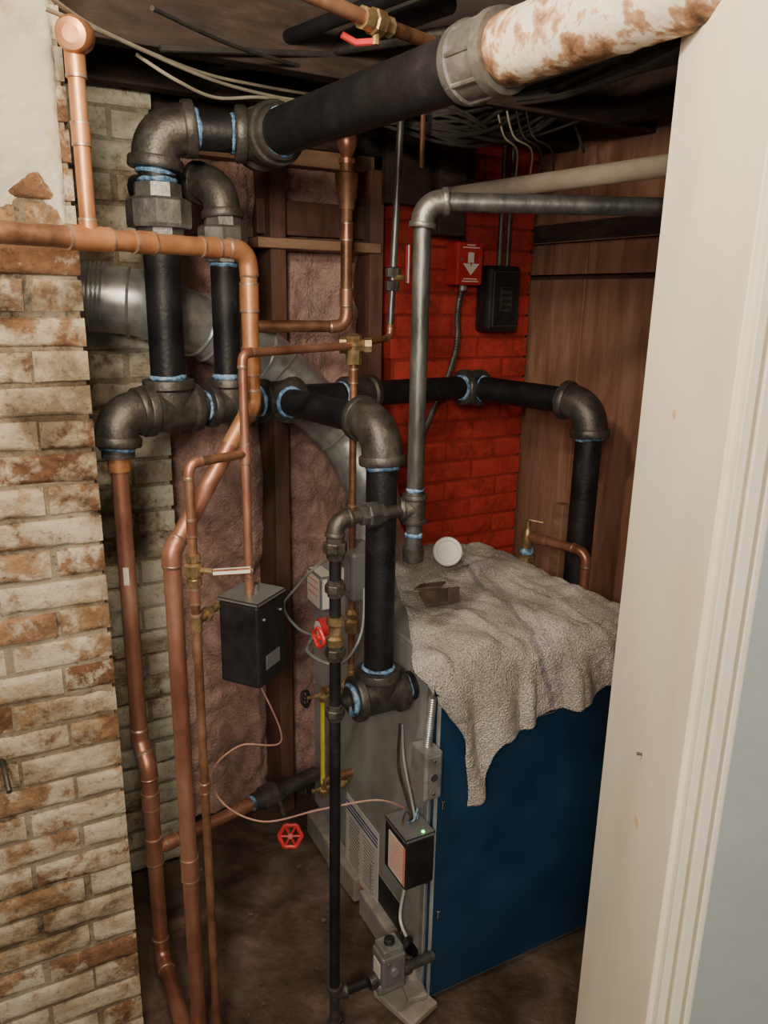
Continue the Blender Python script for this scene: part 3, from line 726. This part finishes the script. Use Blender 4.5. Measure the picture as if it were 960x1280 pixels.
# ---------------- flue
b=B('flue_duct')
fp=[W(20,362,1.80),W(175,378,1.86),W(250,408,1.99),W(330,447,2.10),W(432,545,2.16),W(466,610,2.14)]
fp.append(V((fp[-1].x,fp[-1].y,.93)))
path,_=fillet(fp,.12,6)
b.sweep(path,.076,'galv',32)
def rings_at(p,d,n,r0_): 
    for i in range(n): b.lathe(p+d*(i*.009),d,[(0,r0_),(.003,r0_+.003),(.006,r0_)],'galv',32)
d=(fp[1]-fp[0]).normalized()
rings_at(W(112,370,1.835),d,4,.0765); rings_at(W(160,377,1.85),d,1,.078)
for a,c in ((1,2),(2,3),(3,4)): 
    d=(fp[c]-fp[a]).normalized(); rings_at(fp[a].lerp(fp[c],.15),d,1,.078); rings_at(fp[a].lerp(fp[c],.9),d,1,.078)
b.done()
b=B('flue_hood'); q=fp[-1]; b.lathe(V((q.x,q.y,.905)),Z,[(0,.12),(.04,.12),(.12,.082),(.2,.079)],'foil',28); b.done()

# ---------------- electrical on red chimney
wn=V((ru.y,-ru.x,0)); CP=RM(-.03,-.1)
def CW(px,py,d=0): return RP(px,py,CP+wn*d,wn)
b=B('emergency_switch'); c=CW(580,330,.036)
b.box(c,(.095,.06,.125),'red',Rm,.006); pl=c+wn*.032
b.box(pl,(.088,.004,.118),'red',Rm,.003)
ar=pl+wn*.0035
b.box(ar+Z*.017,(.02,.003,.03),'white',Rm,0)
i_=b.mi('white'); tri=[ar+wn*.002+ru*-.03-Z*.0,ar+wn*.002+ru*.03,ar+wn*.002-Z*.034]
fc=b.bm.faces.new([b.bm.verts.new(p) for p in tri]); fc.material_index=i_
b.box(ar-Z*.002,(.004,.006,.012),'red',Rm,0)
for z,wd in ((-.044,.05),(-.051,.06),(.046,.06),(.053,.03)): b.box(pl+wn*.003+Z*z,(wd,.001,.003),'white',Rm,0)
for s in (-1,1): b.lathe(pl+wn*.002+ru*.034*s+Z*.012,wn,[(0,.004),(.002,.003)],'galv',8)
def flex(pts,r):
    P=[]; pts=[V(p) for p in pts]
    Q=[pts[0]]+pts+[pts[-1]]
    for i in range(1,len(Q)-2):
        for k in range(22):
            t=k/22; a,b1,c_,d_=Q[i-1],Q[i],Q[i+1],Q[i+2]
            P.append(.5*((2*b1)+(c_-a)*t+(2*a-5*b1+4*c_-d_)*t*t+(3*b1-a-3*c_+d_)*t**3))
    b.sweep(P,[r*(1+.16*(i%2)) for i in range(len(P))],'steel',10)
flex([c-Z*.062+wn*-.005,CW(572,390,.02),CW(571,430,.02),CW(560,470,.03),CW(538,520,.03),CW(520,560,.03)],.0085)
flex([c+Z*.062-wn*.005,CW(572,280,.02),CW(560,240,.04)],.0085)
b.lathe(c-Z*.078,Z,[(0,.012),(.018,.013)],'galv',10)
b.done()
b=B('black_switch_box'); c=CW(622,374,.046)
b.box(c,(.125,.07,.2),'bbox',Rm,.012); b.box(c+wn*.037,(.1,.006,.17),'gbox',Rm,.006); b.box(c+wn*.0385,(.094,.006,.164),'bbox',Rm,.006)
b.box(c+wn*.042,(.05,.006,.08),'iron',Rm,.003)
for i in range(4): b.box(c+wn*.046+Z*(.03-.018*i),(.034,.003,.007),'bbox',Rm,0)
b.sweep([c+Z*.1,c+Z*.6],.01,'iron',10); b.sweep([c+Z*.1+ru*.03,c+Z*.6+ru*.03],.008,'iron',10)
b.done()

# ---------------- ceiling clutter
b=B('ceiling_copper_line')
p0=W(345,-8,1.15); p1=W(470,28,1.30); p2=W(640,72,1.55)
zc2=p1.z; p0.z=p2.z=zc2
b.sweep([p0,p1,p2],.0105,'copperD',14); dd=(p2-p1).normalized()
b.lathe(p1-dd*.03,dd,[(0,.011),(0,.016),(.02,.016),(.022,.019),(.04,.019),(.042,.015),(.06,.015),(.06,.01)],'brass',8)
b.sweep([p1,p1-Z*.03],.006,'brass',8); b.sweep([p1-Z*.025,p1-Z*.027-V((.03,0,0)),p1-Z*.02-V((.05,.01,0))],.005,'red',8)
b.done()
b=B('ceiling_cables')
wirep(b,[W(60,-5,1.2),W(130,40,1.45),W(250,90,1.75),W(330,108,1.9),W(390,118,2.0)],.0034,'cable')
wirep(b,[W(55,10,1.2),W(150,50,1.5),W(260,98,1.75),W(340,120,1.9),W(395,128,2.0)],.0034,'cable')
wirep(b,[W(170,68,1.6),W(220,100,1.65),W(270,122,1.75),W(330,122,1.85),W(390,134,2.0)],.0034,'cable')
wirep(b,[W(190,10,1.3),W(300,60,1.6),W(420,95,1.9)],.004,'wire')
wirep(b,[W(200,60,1.6),W(400,68,1.8),W(600,75,2.1)],.006,'wire')
for i in range(18):
    y0=random.uniform(105,165); 
    wirep(b,[W(440+random.uniform(-60,50),y0,2.05),W(560,150+random.uniform(-25,30),2.0),W(620+random.uniform(-10,30),150+random.uniform(-20,30),2.1),W(700+random.uniform(-30,60),random.uniform(90,150),2.2)],random.choice((.004,.005,.0035)),'wire')
for i in range(8):
    y0=random.uniform(60,120)
    wirep(b,[W(620+random.uniform(-20,20),y0+40,2.1),W(700,y0+30,2.0),W(790,y0,1.8),W(870,y0-20,1.6)],random.choice((.004,.006)),'wire')
for i in range(4):
    wirep(b,[W(620+12*i,130,2.1),W(630+12*i,170,2.05),W(650+12*i+random.uniform(-8,8),190,2.1),W(642+16*i,240,2.25)],.0025,random.choice(('wire','cable')))
wirep(b,[W(760,60,1.9),W(720,95,2.0),W(715,140,2.2),W(730,190,2.3)],.004,'wire')
b.done()
b=B('ceiling_iron_pipe')
for (x0,y0,Y0,x1,y1,Y1,r,k) in ((200,95,2.05,560,60,1.7,.012,'iron'),(300,100,2.15,560,50,1.6,.02,'black'),(300,70,1.9,590,25,1.4,.014,'black'),(560,130,2.2,860,80,1.6,.014,'darkwood'),(330,110,2.2,560,88,1.9,.012,'steel'),(640,60,1.6,870,45,1.3,.014,'black'),(690,110,2.0,870,70,1.5,.012,'black')):
    p0=W(x0,y0,Y0); p1=W(x1,y1,Y1); p1.z=p0.z=min(p0.z,2.19); b.sweep([p0,p1],r,k,12)
b.done()
b=B('thermostat_wire')
wirep(b,[bc-Z*.085,W(352,925,1.5),W(300,932,1.5),W(265,965,1.45),W(280,1005,1.42),W(330,1027,1.42),W(400,1012,1.4),W(470,1000,1.38),W(505,1010,1.42)],.002,'pinkwire',6)
b.done()
b=B('grey_wire_bundle')
wirep(b,[W(440,690,1.75),W(400,705,1.6),W(370,735,1.6),W(355,760,1.6),W(380,790,1.6),W(430,800,1.65)],.003,'gbox',6)
wirep(b,[W(455,725,1.7),W(452,790,1.62),W(425,830,1.6),W(385,815,1.62),W(395,790,1.68)],.004,'gbox',6)
b.done()
b=B('wall_hook'); q=W(12,990,1.22); b.sweep([q+V((-.06,.09,.03)),q],.005,'iron',8); b.done()
b=B('floor_rubble')
for i in range(14):
    px,py=random.uniform(235,410),random.uniform(1060,1270); d=ray(px,py); q=CAM+d*(-1.65/d.z); s=random.uniform(.006,.016)
    b.box(q+Z*s*.1,(s,s*random.uniform(.6,1.6),s*.5),'charred',Matrix.Rotation(random.uniform(0,3),3,'Z'),s*.15)
b.done()

# ---------------- light
def pl(name,loc,e,c,rad):
    l=bpy.data.lights.new(name,'POINT'); l.energy=e; l.color=c; l.shadow_soft_size=rad
    o=bpy.data.objects.new(name,l); o.location=loc; bpy.context.collection.objects.link(o)
pl('ceiling_bulb',(-.26,.72,2.1),32,(1,.82,.6),.05)
l=bpy.data.lights.new('fill_light','AREA'); l.energy=34; l.size=.35; l.color=(1,.87,.7)  # fill light added behind the camera to lift the room, no known lamp there
o=bpy.data.objects.new('fill_light',l); o.location=(-.15,-.6,1.95); o.rotation_euler=(math.radians(70),0,math.radians(-6)); bpy.context.collection.objects.link(o)
w=bpy.data.worlds.new('world'); bpy.context.scene.world=w; w.use_nodes=True
w.node_tree.nodes['Background'].inputs[0].default_value=(.9,.88,.86,1); w.node_tree.nodes['Background'].inputs[1].default_value=.12
